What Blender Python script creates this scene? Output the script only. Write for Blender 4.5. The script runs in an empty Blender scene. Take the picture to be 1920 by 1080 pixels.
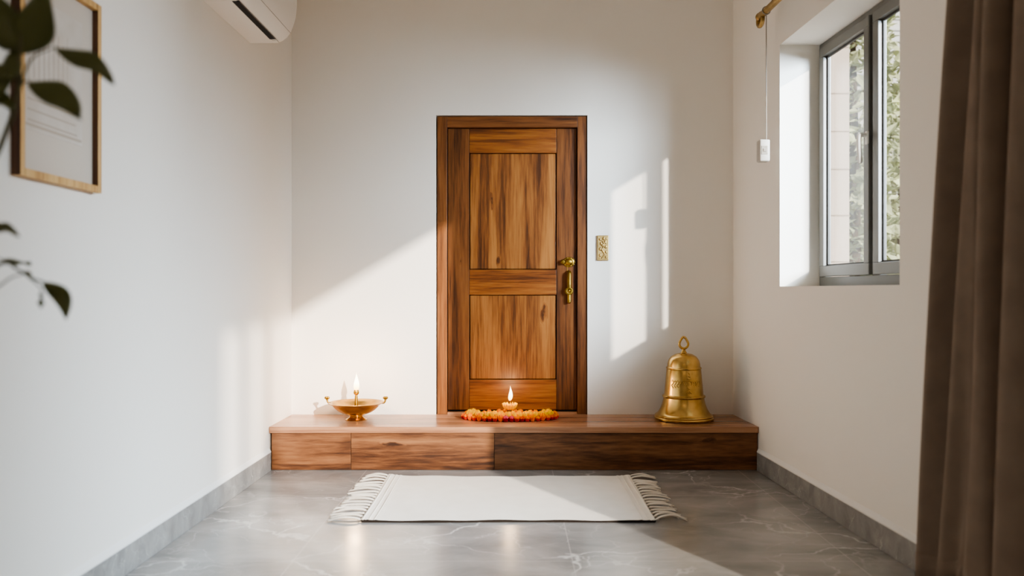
import bpy, bmesh, math, random
from mathutils import Vector, Matrix
random.seed(7)
PI = math.pi
sc = bpy.context.scene
col = sc.collection

# ------------------------------------------------------------------ camera frame (metres)
F = 1500.0; HX, HY = 960.0, 545.0; CZ = 1.16
def W(px, py, Y):
    """a point of the room seen at pixel (px,py) of the photograph at depth Y"""
    return Vector(((px-HX)/F*Y, Y, CZ-(py-HY)/F*Y))
YB = 5.68                      # back wall
YF = 5.17                      # front of the wooden step
BH = 0.281                     # height of the step
RA = 0.045                     # the right wall is turned by this angle
RX, RY = 1.57, YB              # its far corner

# ------------------------------------------------------------------ helpers
def srgb(r, g, b):
    f = lambda c: (c/255/12.92) if c/255 <= 0.04045 else ((c/255+0.055)/1.055)**2.4
    return (f(r), f(g), f(b), 1.0)

def link(o, parent=None):
    col.objects.link(o)
    if parent is not None: o.parent = parent
    return o

def obj(name, bm, mat, parent=None, smooth=None, loc=None, rotz=0):
    me = bpy.data.meshes.new(name)
    bmesh.ops.recalc_face_normals(bm, faces=bm.faces[:])
    bm.to_mesh(me); bm.free()
    if mat is not None:
        for m in (mat if isinstance(mat, (list, tuple)) else [mat]): me.materials.append(m)
    if smooth is not None:
        for p in me.polygons: p.use_smooth = True
        me.set_sharp_from_angle(angle=math.radians(smooth))
    o = bpy.data.objects.new(name, me)
    if loc is not None: o.location = loc
    o.rotation_euler = (0, 0, rotz)
    return link(o, parent)

def thing(name, label, cat, loc=(0,0,0), rotz=0, group=None):
    o = bpy.data.objects.new(name, None); o.empty_display_size = .05
    o.location = loc; o.rotation_euler = (0,0,rotz)
    o['label'] = label; o['category'] = cat
    if group: o['group'] = group
    return link(o)

def tag(o, label=None, cat=None, group=None, kind=None):
    if label: o['label'] = label
    if cat: o['category'] = cat
    if group: o['group'] = group
    if kind: o['kind'] = kind
    return o

def box(bm, x0, x1, y0, y1, z0, z1, bev=0.0, seg=2, mi=0):
    b2 = bmesh.new()
    bmesh.ops.create_cube(b2, size=1.0)
    for v in b2.verts:
        v.co = Vector(((x0+x1)/2+v.co.x*(x1-x0), (y0+y1)/2+v.co.y*(y1-y0), (z0+z1)/2+v.co.z*(z1-z0)))
    if bev > 0:
        bmesh.ops.bevel(b2, geom=b2.edges[:], offset=bev, segments=seg, affect='EDGES', profile=.5)
    merge(bm, b2, mi)

def merge(bm, b2, mi=0, mat=None):
    vm = {}
    for v in b2.verts: vm[v] = bm.verts.new(mat @ v.co if mat else v.co)
    for f in b2.faces:
        try:
            nf = bm.faces.new([vm[v] for v in f.verts]); nf.material_index = mi; nf.smooth = f.smooth
        except ValueError: pass
    b2.free()

def lathe(bm, prof, seg=48, c=(0,0,0), closed=False, mi=0, axis='Z'):
    """prof: list of (r,z)"""
    rings = []
    def P(r, z, a):
        x, y = r*math.cos(a), r*math.sin(a)
        if axis == 'Z': q = (x, y, z)
        elif axis == 'Y': q = (x, z, y)
        else: q = (z, x, y)
        return Vector(c)+Vector(q)
    for r, z in prof:
        if r < 1e-6: rings.append([bm.verts.new(P(0, z, 0))])
        else: rings.append([bm.verts.new(P(r, z, 2*PI*i/seg)) for i in range(seg)])
    pairs = list(zip(rings[:-1], rings[1:]))
    if closed: pairs.append((rings[-1], rings[0]))
    for A, B in pairs:
        for i in range(seg):
            j = (i+1) % seg
            if len(A) == 1 and len(B) == 1: continue
            if len(A) == 1: f = bm.faces.new([A[0], B[i], B[j]])
            elif len(B) == 1: f = bm.faces.new([A[i], A[j], B[0]])
            else: f = bm.faces.new([A[i], A[j], B[j], B[i]])
            f.material_index = mi

def spline(pts, n=8):
    pts = [Vector(p) for p in pts]
    if len(pts) < 3: return pts
    out = []
    P = [2*pts[0]-pts[1]]+pts+[2*pts[-1]-pts[-2]]
    for i in range(1, len(P)-2):
        for k in range(n):
            t = k/n
            a, b, c, d = P[i-1], P[i], P[i+1], P[i+2]
            out.append(0.5*((2*b)+(c-a)*t+(2*a-5*b+4*c-d)*t*t+(3*b-a-3*c+d)*t**3))
    out.append(pts[-1]); return out

def tube(bm, pts, rad, seg=10, closed=False, mi=0):
    pts = [Vector(p) for p in pts]; n = len(pts)
    rr = rad if isinstance(rad, (list, tuple)) else [rad]*n
    rings = []; ref = None
    for i, p in enumerate(pts):
        if closed: t = pts[(i+1) % n]-pts[i-1]
        else: t = pts[min(i+1, n-1)]-pts[max(i-1, 0)]
        t.normalize()
        if ref is None:
            ref = Vector((0,0,1)) if abs(t.z) < .9 else Vector((1,0,0))
        u = ref-t*ref.dot(t); u.normalize(); ref = u
        v = t.cross(u)
        rings.append([bm.verts.new(p+(u*math.cos(2*PI*k/seg)+v*math.sin(2*PI*k/seg))*rr[i]) for k in range(seg)])
    pr = list(zip(rings[:-1], rings[1:]))
    if closed: pr.append((rings[-1], rings[0]))
    for A, B in pr:
        for k in range(seg):
            f = bm.faces.new([A[k], A[(k+1) % seg], B[(k+1) % seg], B[k]]); f.material_index = mi
    if not closed:
        bm.faces.new(rings[0][::-1]).material_index = mi; bm.faces.new(rings[-1]).material_index = mi

def ball(bm, c, r, sc_=(1,1,1), u=16, v=10, mi=0):
    b2 = bmesh.new(); bmesh.ops.create_uvsphere(b2, u_segments=u, v_segments=v, radius=r)
    for q in b2.verts: q.co = Vector((q.co.x*sc_[0]+c[0], q.co.y*sc_[1]+c[1], q.co.z*sc_[2]+c[2]))
    merge(bm, b2, mi)

def prism(bm, poly, y0, y1, mi=0, axis='Y'):
    """extrude a polygon given in (x,z) along y"""
    A = [bm.verts.new((x, y0, z)) for x, z in poly]; B = [bm.verts.new((x, y1, z)) for x, z in poly]
    n = len(poly)
    bm.faces.new(A).material_index = mi; bm.faces.new(B[::-1]).material_index = mi
    for i in range(n):
        bm.faces.new([A[i], A[(i+1) % n], B[(i+1) % n], B[i]]).material_index = mi

# ------------------------------------------------------------------ node materials
def mat_new(name):
    m = bpy.data.materials.new(name); m.use_nodes = True
    nt = m.node_tree; b = nt.nodes['Principled BSDF']
    return m, nt, b
def N(nt, t, **k):
    n = nt.nodes.new(t)
    for a, v in k.items(): setattr(n, a, v)
    return n
def plain(name, c, rough=.5, metal=0.0, spec=.5, bump=0, bscale=60, var=0.0, vscale=3):
    m, nt, b = mat_new(name)
    b.inputs['Roughness'].default_value = rough; b.inputs['Metallic'].default_value = metal
    b.inputs['Specular IOR Level'].default_value = spec
    tc = N(nt, 'ShaderNodeTexCoord')
    no = N(nt, 'ShaderNodeTexNoise'); no.inputs['Scale'].default_value = vscale; no.inputs['Detail'].default_value = 4
    nt.links.new(tc.outputs['Object'], no.inputs['Vector'])
    hs = N(nt, 'ShaderNodeHueSaturation'); hs.inputs['Color'].default_value = c
    mp = N(nt, 'ShaderNodeMapRange'); mp.inputs['To Min'].default_value = 1-var; mp.inputs['To Max'].default_value = 1+var
    nt.links.new(no.outputs['Fac'], mp.inputs['Value']); nt.links.new(mp.outputs['Result'], hs.inputs['Value'])
    nt.links.new(hs.outputs['Color'], b.inputs['Base Color'])
    if bump:
        n2 = N(nt, 'ShaderNodeTexNoise'); n2.inputs['Scale'].default_value = bscale; n2.inputs['Detail'].default_value = 5
        nt.links.new(tc.outputs['Object'], n2.inputs['Vector'])
        bu = N(nt, 'ShaderNodeBump'); bu.inputs['Strength'].default_value = bump; bu.inputs['Distance'].default_value = .01
        nt.links.new(n2.outputs['Fac'], bu.inputs['Height']); nt.links.new(bu.outputs['Normal'], b.inputs['Normal'])
    return m

def wood(name, axis, cols, rough=.35, stretch=.055, scale=11.0, knots=True, rand=1.0, spec=.45):
    m, nt, b = mat_new(name); L = nt.links.new
    tc = N(nt, 'ShaderNodeTexCoord'); oi = N(nt, 'ShaderNodeObjectInfo')
    mul = N(nt, 'ShaderNodeMath', operation='MULTIPLY'); mul.inputs[1].default_value = 37*rand; L(oi.outputs['Random'], mul.inputs[0])
    add = N(nt, 'ShaderNodeVectorMath', operation='ADD'); L(tc.outputs['Object'], add.inputs[0]); L(mul.outputs[0], add.inputs[1])
    mp = N(nt, 'ShaderNodeMapping'); s = [1,1,1]; s['XYZ'.index(axis)] = stretch; mp.inputs['Scale'].default_value = s
    L(add.outputs[0], mp.inputs['Vector'])
    # knots push the grain aside and darken it
    kv = N(nt, 'ShaderNodeMapping'); s2 = [1,1,1]; s2['XYZ'.index(axis)] = .30; kv.inputs['Scale'].default_value = s2
    L(add.outputs[0], kv.inputs['Vector'])
    dn = N(nt, 'ShaderNodeTexNoise'); dn.inputs['Scale'].default_value = 16; dn.inputs['Detail'].default_value = 4; L(kv.outputs[0], dn.inputs['Vector'])
    ds = N(nt, 'ShaderNodeVectorMath', operation='SCALE'); ds.inputs['Scale'].default_value = .075; L(dn.outputs['Color'], ds.inputs[0])
    da = N(nt, 'ShaderNodeVectorMath', operation='ADD'); L(kv.outputs[0], da.inputs[0]); L(ds.outputs[0], da.inputs[1])
    vo = N(nt, 'ShaderNodeTexVoronoi'); vo.inputs['Scale'].default_value = 7.5; L(da.outputs[0], vo.inputs['Vector'])
    kn = N(nt, 'ShaderNodeMapRange', interpolation_type='SMOOTHSTEP'); kn.inputs['From Min'].default_value = .0; kn.inputs['From Max'].default_value = .20
    kn.inputs['To Min'].default_value = 1; kn.inputs['To Max'].default_value = 0
    L(vo.outputs['Distance'], kn.inputs['Value'])
    sepc = N(nt, 'ShaderNodeSeparateColor'); L(vo.outputs['Color'], sepc.inputs[0])
    gt = N(nt, 'ShaderNodeMath', operation='GREATER_THAN'); gt.inputs[1].default_value = .60 if knots else 2.0; L(sepc.outputs[0], gt.inputs[0])
    km = N(nt, 'ShaderNodeMath', operation='MULTIPLY'); L(kn.outputs[0], km.inputs[0]); L(gt.outputs[0], km.inputs[1])
    ks = N(nt, 'ShaderNodeMath', operation='MULTIPLY'); ks.inputs[1].default_value = .07; L(km.outputs[0], ks.inputs[0])
    a2 = N(nt, 'ShaderNodeVectorMath', operation='ADD'); L(mp.outputs[0], a2.inputs[0]); L(ks.outputs[0], a2.inputs[1])
    n1 = N(nt, 'ShaderNodeTexNoise'); n1.inputs['Scale'].default_value = scale; n1.inputs['Detail'].default_value = 5; n1.inputs['Roughness'].default_value = .55; n1.inputs['Distortion'].default_value = .7
    L(a2.outputs[0], n1.inputs['Vector'])
    n2 = N(nt, 'ShaderNodeTexNoise'); n2.inputs['Scale'].default_value = scale*7; n2.inputs['Detail'].default_value = 6; n2.inputs['Roughness'].default_value = .6
    L(a2.outputs[0], n2.inputs['Vector'])
    mx = N(nt, 'ShaderNodeMath', operation='MULTIPLY_ADD'); mx.inputs[1].default_value = .42; L(n2.outputs['Fac'], mx.inputs[0])
    m2 = N(nt, 'ShaderNodeMath', operation='MULTIPLY'); m2.inputs[1].default_value = .62; L(n1.outputs['Fac'], m2.inputs[0]); L(m2.outputs[0], mx.inputs[2])
    n3 = N(nt, 'ShaderNodeTexNoise'); n3.inputs['Scale'].default_value = scale*1.3; n3.inputs['Detail'].default_value = 3; n3.inputs['Distortion'].default_value = 1.6
    m3 = N(nt, 'ShaderNodeVectorMath', operation='ADD'); m3.inputs[1].default_value = (4.3,7.7,2.9); L(a2.outputs[0], m3.inputs[0]); L(m3.outputs[0], n3.inputs['Vector'])
    fl_ = N(nt, 'ShaderNodeMapRange', interpolation_type='SMOOTHSTEP'); fl_.inputs['From Min'].default_value = .60; fl_.inputs['From Max'].default_value = .72; fl_.inputs['To Max'].default_value = -.08; L(n3.outputs['Fac'], fl_.inputs['Value'])
    mx2 = N(nt, 'ShaderNodeMath', operation='ADD'); L(mx.outputs[0], mx2.inputs[0]); L(fl_.outputs[0], mx2.inputs[1]); mx = mx2
    sb = N(nt, 'ShaderNodeMath', operation='MULTIPLY_ADD'); sb.inputs[1].default_value = -.30; L(km.outputs[0], sb.inputs[0]); L(mx.outputs[0], sb.inputs[2])
    cr = N(nt, 'ShaderNodeValToRGB'); e = cr.color_ramp.elements
    ps = (.36, .45, .53, .66)
    e[0].position = ps[0]; e[0].color = cols[0]; e[1].position = ps[3]; e[1].color = cols[3]
    for i in (1,2):
        q = e.new(ps[i]); q.color = cols[i]
    L(sb.outputs[0], cr.inputs['Fac']); L(cr.outputs['Color'], b.inputs['Base Color'])
    b.inputs['Roughness'].default_value = rough; b.inputs['Specular IOR Level'].default_value = spec
    bu = N(nt, 'ShaderNodeBump'); bu.inputs['Strength'].default_value = .12; bu.inputs['Distance'].default_value = .004
    L(n2.outputs['Fac'], bu.inputs['Height']); L(bu.outputs['Normal'], b.inputs['Normal'])
    return m

def stone(name, c0, c1, vein, rough=.2, tiles=True, scale=1.0):
    m, nt, b = mat_new(name); L = nt.links.new
    tc = N(nt, 'ShaderNodeTexCoord')
    n1 = N(nt, 'ShaderNodeTexNoise'); n1.inputs['Scale'].default_value = 2.2*scale; n1.inputs['Detail'].default_value = 8; n1.inputs['Roughness'].default_value = .62; n1.inputs['Distortion'].default_value = .6
    mp0 = N(nt, 'ShaderNodeMapping'); mp0.inputs['Scale'].default_value = (.8, 1.6, 1.2); mp0.inputs['Rotation'].default_value = (0,0,.25)
    L(tc.outputs['Object'], mp0.inputs['Vector']); L(mp0.outputs[0], n1.inputs['Vector'])
    cr = N(nt, 'ShaderNodeValToRGB'); cr.color_ramp.elements[0].position = .32; cr.color_ramp.elements[0].color = c0
    cr.color_ramp.elements[1].position = .68; cr.color_ramp.elements[1].color = c1
    L(n1.outputs['Fac'], cr.inputs['Fac'])
    # veins: edges of warped cells
    wn = N(nt, 'ShaderNodeTexNoise'); wn.inputs['Scale'].default_value = 2.6*scale; wn.inputs['Detail'].default_value = 5
    L(tc.outputs['Object'], wn.inputs['Vector'])
    wv = N(nt, 'ShaderNodeVectorMath', operation='SCALE'); wv.inputs['Scale'].default_value = .55/scale; L(wn.outputs['Color'], wv.inputs[0])
    wa = N(nt, 'ShaderNodeVectorMath', operation='ADD'); L(tc.outputs['Object'], wa.inputs[0]); L(wv.outputs[0], wa.inputs[1])
    ms = N(nt, 'ShaderNodeMapping'); ms.inputs['Scale'].default_value = (.9, 1.5, 1); ms.inputs['Rotation'].default_value = (0,0,.5); L(wa.outputs[0], ms.inputs['Vector'])
    out = cr.outputs['Color']
    for sc2, wid, fac in ((1.15*scale, .016, .75), (2.9*scale, .022, .34)):
        vo = N(nt, 'ShaderNodeTexVoronoi', feature='DISTANCE_TO_EDGE'); vo.inputs['Scale'].default_value = sc2
        L(ms.outputs[0], vo.inputs['Vector'])
        r = N(nt, 'ShaderNodeMapRange', interpolation_type='SMOOTHSTEP'); r.inputs['From Max'].default_value = wid; r.inputs['To Min'].default_value = fac; r.inputs['To Max'].default_value = 0
        L(vo.outputs['Distance'], r.inputs['Value'])
        # veins fade in and out
        fn = N(nt, 'ShaderNodeTexNoise'); fn.inputs['Scale'].default_value = 1.7*scale; fn.inputs['Detail'].default_value = 2; L(tc.outputs['Object'], fn.inputs['Vector'])
        fr = N(nt, 'ShaderNodeMapRange'); fr.inputs['From Min'].default_value = .42; fr.inputs['From Max'].default_value = .62; L(fn.outputs['Fac'], fr.inputs['Value'])
        fm = N(nt, 'ShaderNodeMath', operation='MULTIPLY'); L(r.outputs[0], fm.inputs[0]); L(fr.outputs[0], fm.inputs[1])
        mix = N(nt, 'ShaderNodeMix', data_type='RGBA'); mix.inputs['B'].default_value = vein
        L(fm.outputs[0], mix.inputs['Factor']); L(out, mix.inputs['A']); out = mix.outputs['Result']
    if tiles:
        br = N(nt, 'ShaderNodeTexBrick'); br.offset = 0; br.inputs['Scale'].default_value = 1
        br.inputs['Brick Width'].default_value = 1.2; br.inputs['Row Height'].default_value = 1.1; br.inputs['Mortar Size'].default_value = .003; br.inputs['Mortar Smooth'].default_value = .3
        mb = N(nt, 'ShaderNodeMapping'); mb.inputs['Location'].default_value = (-.26+6.0, 2.07, 0); L(tc.outputs['Object'], mb.inputs['Vector']); L(mb.outputs[0], br.inputs['Vector'])
        jf = N(nt, 'ShaderNodeMath', operation='MULTIPLY'); jf.inputs[1].default_value = .45; L(br.outputs['Fac'], jf.inputs[0])
        mix = N(nt, 'ShaderNodeMix', data_type='RGBA'); mix.inputs['B'].default_value = srgb(188,184,178)
        L(jf.outputs[0], mix.inputs['Factor']); L(out, mix.inputs['A']); out = mix.outputs['Result']
    L(out, b.inputs['Base Color'])
    rr = N(nt, 'ShaderNodeMapRange'); rr.inputs['To Min'].default_value = rough-.05; rr.inputs['To Max'].default_value = rough+.10
    L(n1.outputs['Fac'], rr.inputs['Value']); L(rr.outputs[0], b.inputs['Roughness'])
    b.inputs['Specular IOR Level'].default_value = .5
    bu = N(nt, 'ShaderNodeBump'); bu.inputs['Strength'].default_value = .06; bu.inputs['Distance'].default_value = .01
    L(n1.outputs['Fac'], bu.inputs['Height']); L(bu.outputs['Normal'], b.inputs['Normal'])
    return m

def brass(name, c, dark, rough=.28, bump=.15, bscale=40):
    m, nt, b = mat_new(name); L = nt.links.new
    tc = N(nt, 'ShaderNodeTexCoord')
    n = N(nt, 'ShaderNodeTexNoise'); n.inputs['Scale'].default_value = 14; n.inputs['Detail'].default_value = 6; L(tc.outputs['Object'], n.inputs['Vector'])
    cr = N(nt, 'ShaderNodeValToRGB'); cr.color_ramp.elements[0].color = dark; cr.color_ramp.elements[0].position = .25
    cr.color_ramp.elements[1].color = c; cr.color_ramp.elements[1].position = .6
    L(n.outputs['Fac'], cr.inputs['Fac']); L(cr.outputs['Color'], b.inputs['Base Color'])
    b.inputs['Metallic'].default_value = 1; b.inputs['Roughness'].default_value = rough
    n2 = N(nt, 'ShaderNodeTexNoise'); n2.inputs['Scale'].default_value = bscale; n2.inputs['Detail'].default_value = 4; L(tc.outputs['Object'], n2.inputs['Vector'])
    bu = N(nt, 'ShaderNodeBump'); bu.inputs['Strength'].default_value = bump; bu.inputs['Distance'].default_value = .003
    L(n2.outputs['Fac'], bu.inputs['Height']); L(bu.outputs['Normal'], b.inputs['Normal'])
    return m

def cloth(name, c, c2, sx=400, sy=400, bump=.4, rough=.95, var=.5, axes=('X','Y'), sheen=0):
    """woven cloth: two crossed wave textures"""
    m, nt, b = mat_new(name); L = nt.links.new
    tc = N(nt, 'ShaderNodeTexCoord')
    w1 = N(nt, 'ShaderNodeTexWave', bands_direction=axes[0]); w1.inputs['Scale'].default_value = sx; w1.inputs['Distortion'].default_value = 1.5; w1.inputs['Detail'].default_value = 2
    w2 = N(nt, 'ShaderNodeTexWave', bands_direction=axes[1]); w2.inputs['Scale'].default_value = sy; w2.inputs['Distortion'].default_value = 1.5; w2.inputs['Detail'].default_value = 2
    L(tc.outputs['Object'], w1.inputs['Vector']); L(tc.outputs['Object'], w2.inputs['Vector'])
    ad = N(nt, 'ShaderNodeMath', operation='ADD'); L(w1.outputs['Fac'], ad.inputs[0]); L(w2.outputs['Fac'], ad.inputs[1])
    n = N(nt, 'ShaderNodeTexNoise'); n.inputs['Scale'].default_value = 9; n.inputs['Detail'].default_value = 6; L(tc.outputs['Object'], n.inputs['Vector'])
    mix = N(nt, 'ShaderNodeMix', data_type='RGBA'); mix.inputs['A'].default_value = c2; mix.inputs['B'].default_value = c
    mr = N(nt, 'ShaderNodeMapRange'); mr.inputs['From Min'].default_value = .5-var/2; mr.inputs['From Max'].default_value = .5+var/2
    L(n.outputs['Fac'], mr.inputs['Value']); L(mr.outputs[0], mix.inputs['Factor']); L(mix.outputs['Result'], b.inputs['Base Color'])
    b.inputs['Roughness'].default_value = rough; b.inputs['Specular IOR Level'].default_value = .15
    b.inputs['Sheen Weight'].default_value = sheen
    bu = N(nt, 'ShaderNodeBump'); bu.inputs['Strength'].default_value = bump; bu.inputs['Distance'].default_value = .002
    L(ad.outputs[0], bu.inputs['Height']); L(bu.outputs['Normal'], b.inputs['Normal'])
    return m

def glass(name):
    m = bpy.data.materials.new(name); m.use_nodes = True; nt = m.node_tree; nt.nodes.clear(); L = nt.links.new
    o = N(nt, 'ShaderNodeOutputMaterial'); t = N(nt, 'ShaderNodeBsdfTransparent'); t.inputs[0].default_value = (.80,.82,.83,1)
    g = N(nt, 'ShaderNodeBsdfGlossy'); g.inputs['Roughness'].default_value = .02
    lw = N(nt, 'ShaderNodeLayerWeight'); lw.inputs['Blend'].default_value = .5; fr = N(nt, 'ShaderNodeMath', operation='POWER'); fr.inputs[1].default_value = 4; L(lw.outputs['Facing'], fr.inputs[0]); mx = N(nt, 'ShaderNodeMixShader')
    L(fr.outputs[0], mx.inputs[0]); L(t.outputs[0], mx.inputs[1]); L(g.outputs[0], mx.inputs[2]); L(mx.outputs[0], o.inputs[0])
    return m

def flame_mat(name, z0, z1, strength):
    m = bpy.data.materials.new(name); m.use_nodes = True; nt = m.node_tree; nt.nodes.clear(); L = nt.links.new
    o = N(nt, 'ShaderNodeOutputMaterial'); e = N(nt, 'ShaderNodeEmission'); e.inputs['Strength'].default_value = strength
    tc = N(nt, 'ShaderNodeTexCoord'); se = N(nt, 'ShaderNodeSeparateXYZ'); L(tc.outputs['Object'], se.inputs[0])
    mr = N(nt, 'ShaderNodeMapRange'); mr.inputs['From Min'].default_value = z0; mr.inputs['From Max'].default_value = z1; L(se.outputs['Z'], mr.inputs['Value'])
    cr = N(nt, 'ShaderNodeValToRGB'); el = cr.color_ramp.elements
    el[0].position = 0; el[0].color = (1,.42,.08,1); el[1].position = 1; el[1].color = (1,.72,.33,1)
    for p, c in ((.22,(1,.75,.35,1)), (.45,(1,.93,.72,1)), (.75,(1,.88,.6,1))):
        q = el.new(p); q.color = c
    L(mr.outputs[0], cr.inputs['Fac']); L(cr.outputs['Color'], e.inputs['Color']); L(e.outputs[0], o.inputs[0])
    return m

TEAK = [srgb(84,52,30), srgb(136,90,54), srgb(170,116,70), srgb(194,142,92)]
TEAKD = [srgb(52,28,13), srgb(86,49,23), srgb(114,68,33), srgb(138,88,46)]
M = {}
M['wall'] = plain('wall_paint', srgb(238,231,221), .75, spec=.25, bump=.04, bscale=180, var=.012, vscale=1.5)
M['ceil'] = plain('ceiling_paint', srgb(238,235,230), .85, var=.01)
M['floor'] = stone('grey_marble_tile', srgb(124,123,121), srgb(162,159,155), srgb(212,209,204), .19)
M['skirt'] = stone('grey_marble_skirting', srgb(122,120,116), srgb(158,155,150), srgb(205,203,198), .35, tiles=False, scale=2.6)
M['skirtcap'] = plain('skirting_plaster_cap', srgb(228,224,218), .7, var=.01)
M['panel'] = wood('teak_vertical_light', 'Z', [srgb(76,42,19), srgb(116,68,31), srgb(146,92,45), srgb(170,114,60)], .38)
M['stile'] = wood('teak_vertical_dark', 'Z', TEAKD, .38)
M['rail'] = wood('teak_horizontal', 'X', [srgb(58,29,11), srgb(104,56,22), srgb(138,80,34), srgb(166,106,50)], .38, knots=False)
M['frame_v'] = wood('teak_frame_vertical', 'Z', TEAKD, .4)
M['frame_h'] = wood('teak_frame_horizontal', 'X', TEAKD, .4, knots=False)
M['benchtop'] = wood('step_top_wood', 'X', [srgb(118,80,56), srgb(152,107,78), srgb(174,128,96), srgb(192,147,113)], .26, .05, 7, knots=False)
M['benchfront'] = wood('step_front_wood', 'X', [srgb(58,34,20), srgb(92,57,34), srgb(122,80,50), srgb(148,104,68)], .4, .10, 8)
M['dark'] = plain('dark_gap', srgb(22,14,9), .9)
M['brass'] = brass('polished_brass', srgb(200,160,94), srgb(160,122,62), .26)
M['brass_bell'] = brass('cast_bell_brass', srgb(212,176,110), srgb(182,146,84), .24, bump=.05, bscale=20)
M['brass_old'] = brass('aged_brass', srgb(160,128,58), srgb(100,76,26), .42, bump=.4, bscale=90)
M['brass_plaque'] = brass('matt_brass', srgb(190,162,108), srgb(160,132,82), .5, bump=.3, bscale=90)
M['brass_rod'] = brass('satin_brass_rod', srgb(186,156,104), srgb(146,118,72), .36)
M['rug'] = cloth('cream_woven_cotton', srgb(248,241,230), srgb(240,232,220), 90, 150, .5, var=.6)
M['tassel'] = cloth('cotton_fringe_yarn', srgb(242,234,222), srgb(226,216,202), 160, 60, .5)
M['backing'] = plain('rug_backing_and_shadow', srgb(40,30,22), .95, bump=.5, bscale=300, var=.3, vscale=60)  # brown backing, its colour darkened for the shadow under the edge
M['curtain'] = cloth('brown_linen', srgb(146,128,112), srgb(126,109,95), 260, 260, .35, axes=('Y','Z'), var=.7)
M['alu'] = plain('grey_window_metal', srgb(112,110,105), .4, spec=.5, var=.02)
M['gasket'] = plain('dark_gasket', srgb(74,72,68), .6)
M['steel'] = plain('satin_steel', srgb(240,238,232), .35, metal=0)
M['glass'] = glass('window_glass')
M['acw'] = plain('ac_white_plastic', srgb(232,226,218), .45, var=.01)
M['acseam'] = plain('ac_seam', srgb(150,142,132), .7)
M['acslot'] = plain('ac_dark_outlet', srgb(14,12,9), .8)
M['oak'] = wood('pale_oak_moulding', 'Z', [srgb(150,108,58), srgb(186,142,86), srgb(206,164,104), srgb(220,182,124)], .5, knots=False)
M['oakdark'] = wood('oak_side_and_shadow', 'Z', [srgb(48,30,18), srgb(66,42,26), srgb(84,54,34), srgb(102,68,42)], .6, knots=False)
M['white'] = plain('white_plastic', srgb(178,170,159), .5)
M['cord'] = plain('cord_white', srgb(150,140,127), .8)
M['leaf'] = plain('dark_green_leaf', srgb(86,90,48), .42, spec=.4, var=.35, vscale=6)
M['stem'] = plain('plant_stem', srgb(92,88,62), .7, var=.2, vscale=20)
M['soil'] = plain('potting_soil', srgb(52,38,28), 1, bump=1, bscale=60, var=.4, vscale=40)
M['pot'] = plain('terracotta_pot', srgb(170,104,72), .8, bump=.1, var=.1)
M['wick'] = plain('wick_dark', srgb(60,40,22), .9)
M['oil'] = plain('lamp_oil', srgb(190,130,50), .08, spec=.6)

# ------------------------------------------------------------------ room shell
TOPZ = 3.45; YR = -3.2; LX = -1.564
LB = 0.010                      # the left wall is almost straight
def wl(Y): return LX-(YB-Y)*LB
def wr(Y): return RX+(YB-Y)*RA

bm = bmesh.new(); box(bm, -2.2, 2.6, YR-.3, YB+.3, -.12, 0)
tag(obj('floor', bm, M['floor']), kind='structure')
bm = bmesh.new(); box(bm, -2.2, 2.6, YR-.3, YB+.3, TOPZ, TOPZ+.15)
tag(obj('ceiling', bm, M['ceil']), kind='structure')
# left wall (turned a hair)
bm = bmesh.new(); box(bm, -.3, 0, YR-.2-YB, .3, 0, TOPZ)
tag(obj('wall_left', bm, M['wall'], loc=(LX, YB, 0), rotz=-LB), kind='structure')
# back wall with the doorway cut into it
DX0, DX1 = W(817.5,0,YB).x, W(1101.5,0,YB).x
DZ1 = W(0,216,YB).z
bm = bmesh.new()
box(bm, -1.9, DX0, YB, YB+.22, 0, TOPZ); box(bm, DX1, 1.9, YB, YB+.22, 0, TOPZ)
box(bm, DX0, DX1, YB, YB+.22, DZ1, TOPZ); box(bm, DX0, DX1, YB, YB+.22, 0, BH-.045)
tag(obj('wall_back', bm, M['wall']), kind='structure')
# right wall: local x = outward, local -y = towards the camera
U0, U1, WZ0, WZ1 = .873, 2.235, 1.185, 2.638
B0, B1, BZ = 3.55, 7.95, 3.05            # unseen balcony opening beside the camera, sized to shape the sun patches
TH = .30; UE = YB-YR+.2
bm = bmesh.new()
def rb(u0, u1, z0, z1): box(bm, 0, TH, -u1, -u0, z0, z1)
rb(-.3, U0, 0, TOPZ); rb(U0, U1, 0, WZ0); rb(U0, U1, WZ1, TOPZ); rb(U1, B0, 0, TOPZ); rb(B0, B1, BZ, TOPZ); rb(B1, UE, 0, TOPZ)
tag(obj('wall_right', bm, M['wall'], loc=(RX, RY, 0), rotz=RA), kind='structure')
bm = bmesh.new(); box(bm, -2.0, 2.4, YR-.2, YR, 0, TOPZ)
tag(obj('wall_rear', bm, M['wall']), kind='structure')
# skirting, stopping against the wooden step
def skirting(name, sgn, y_to, loc, rot):
    bm = bmesh.new(); t = .016
    y0 = YF-YB-.012
    xs = (0, t) if sgn > 0 else (-t, 0)
    box(bm, xs[0], xs[1], y_to, y0, 0, .118, .002)
    o = tag(obj(name, bm, M['skirt'], loc=loc, rotz=rot), kind='structure')
    bm = bmesh.new()
    a, b = (0, t) if sgn > 0 else (0, -t)
    prism(bm, [(a, .118), (b, .118), (b, .124), (a+(b-a)*.35, .140), (a, .146)], y_to, y0)
    obj('skirting_cap', bm, M['skirtcap'], o)
skirting('baseboard_left', 1, YR-YB+.01, (LX, YB, 0), -LB)
skirting('baseboard_right', -1, -B0, (RX, RY, 0), RA)

# ------------------------------------------------------------------ wooden step across the far end
st = thing('wooden_step', 'wide low teak step spanning the far end of the room under the door', 'step', (0, YF, 0))
def P0(t): return t.location
bm = bmesh.new()
xa, xb = wl(YF)+.002, wr(YF)-.002
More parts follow.
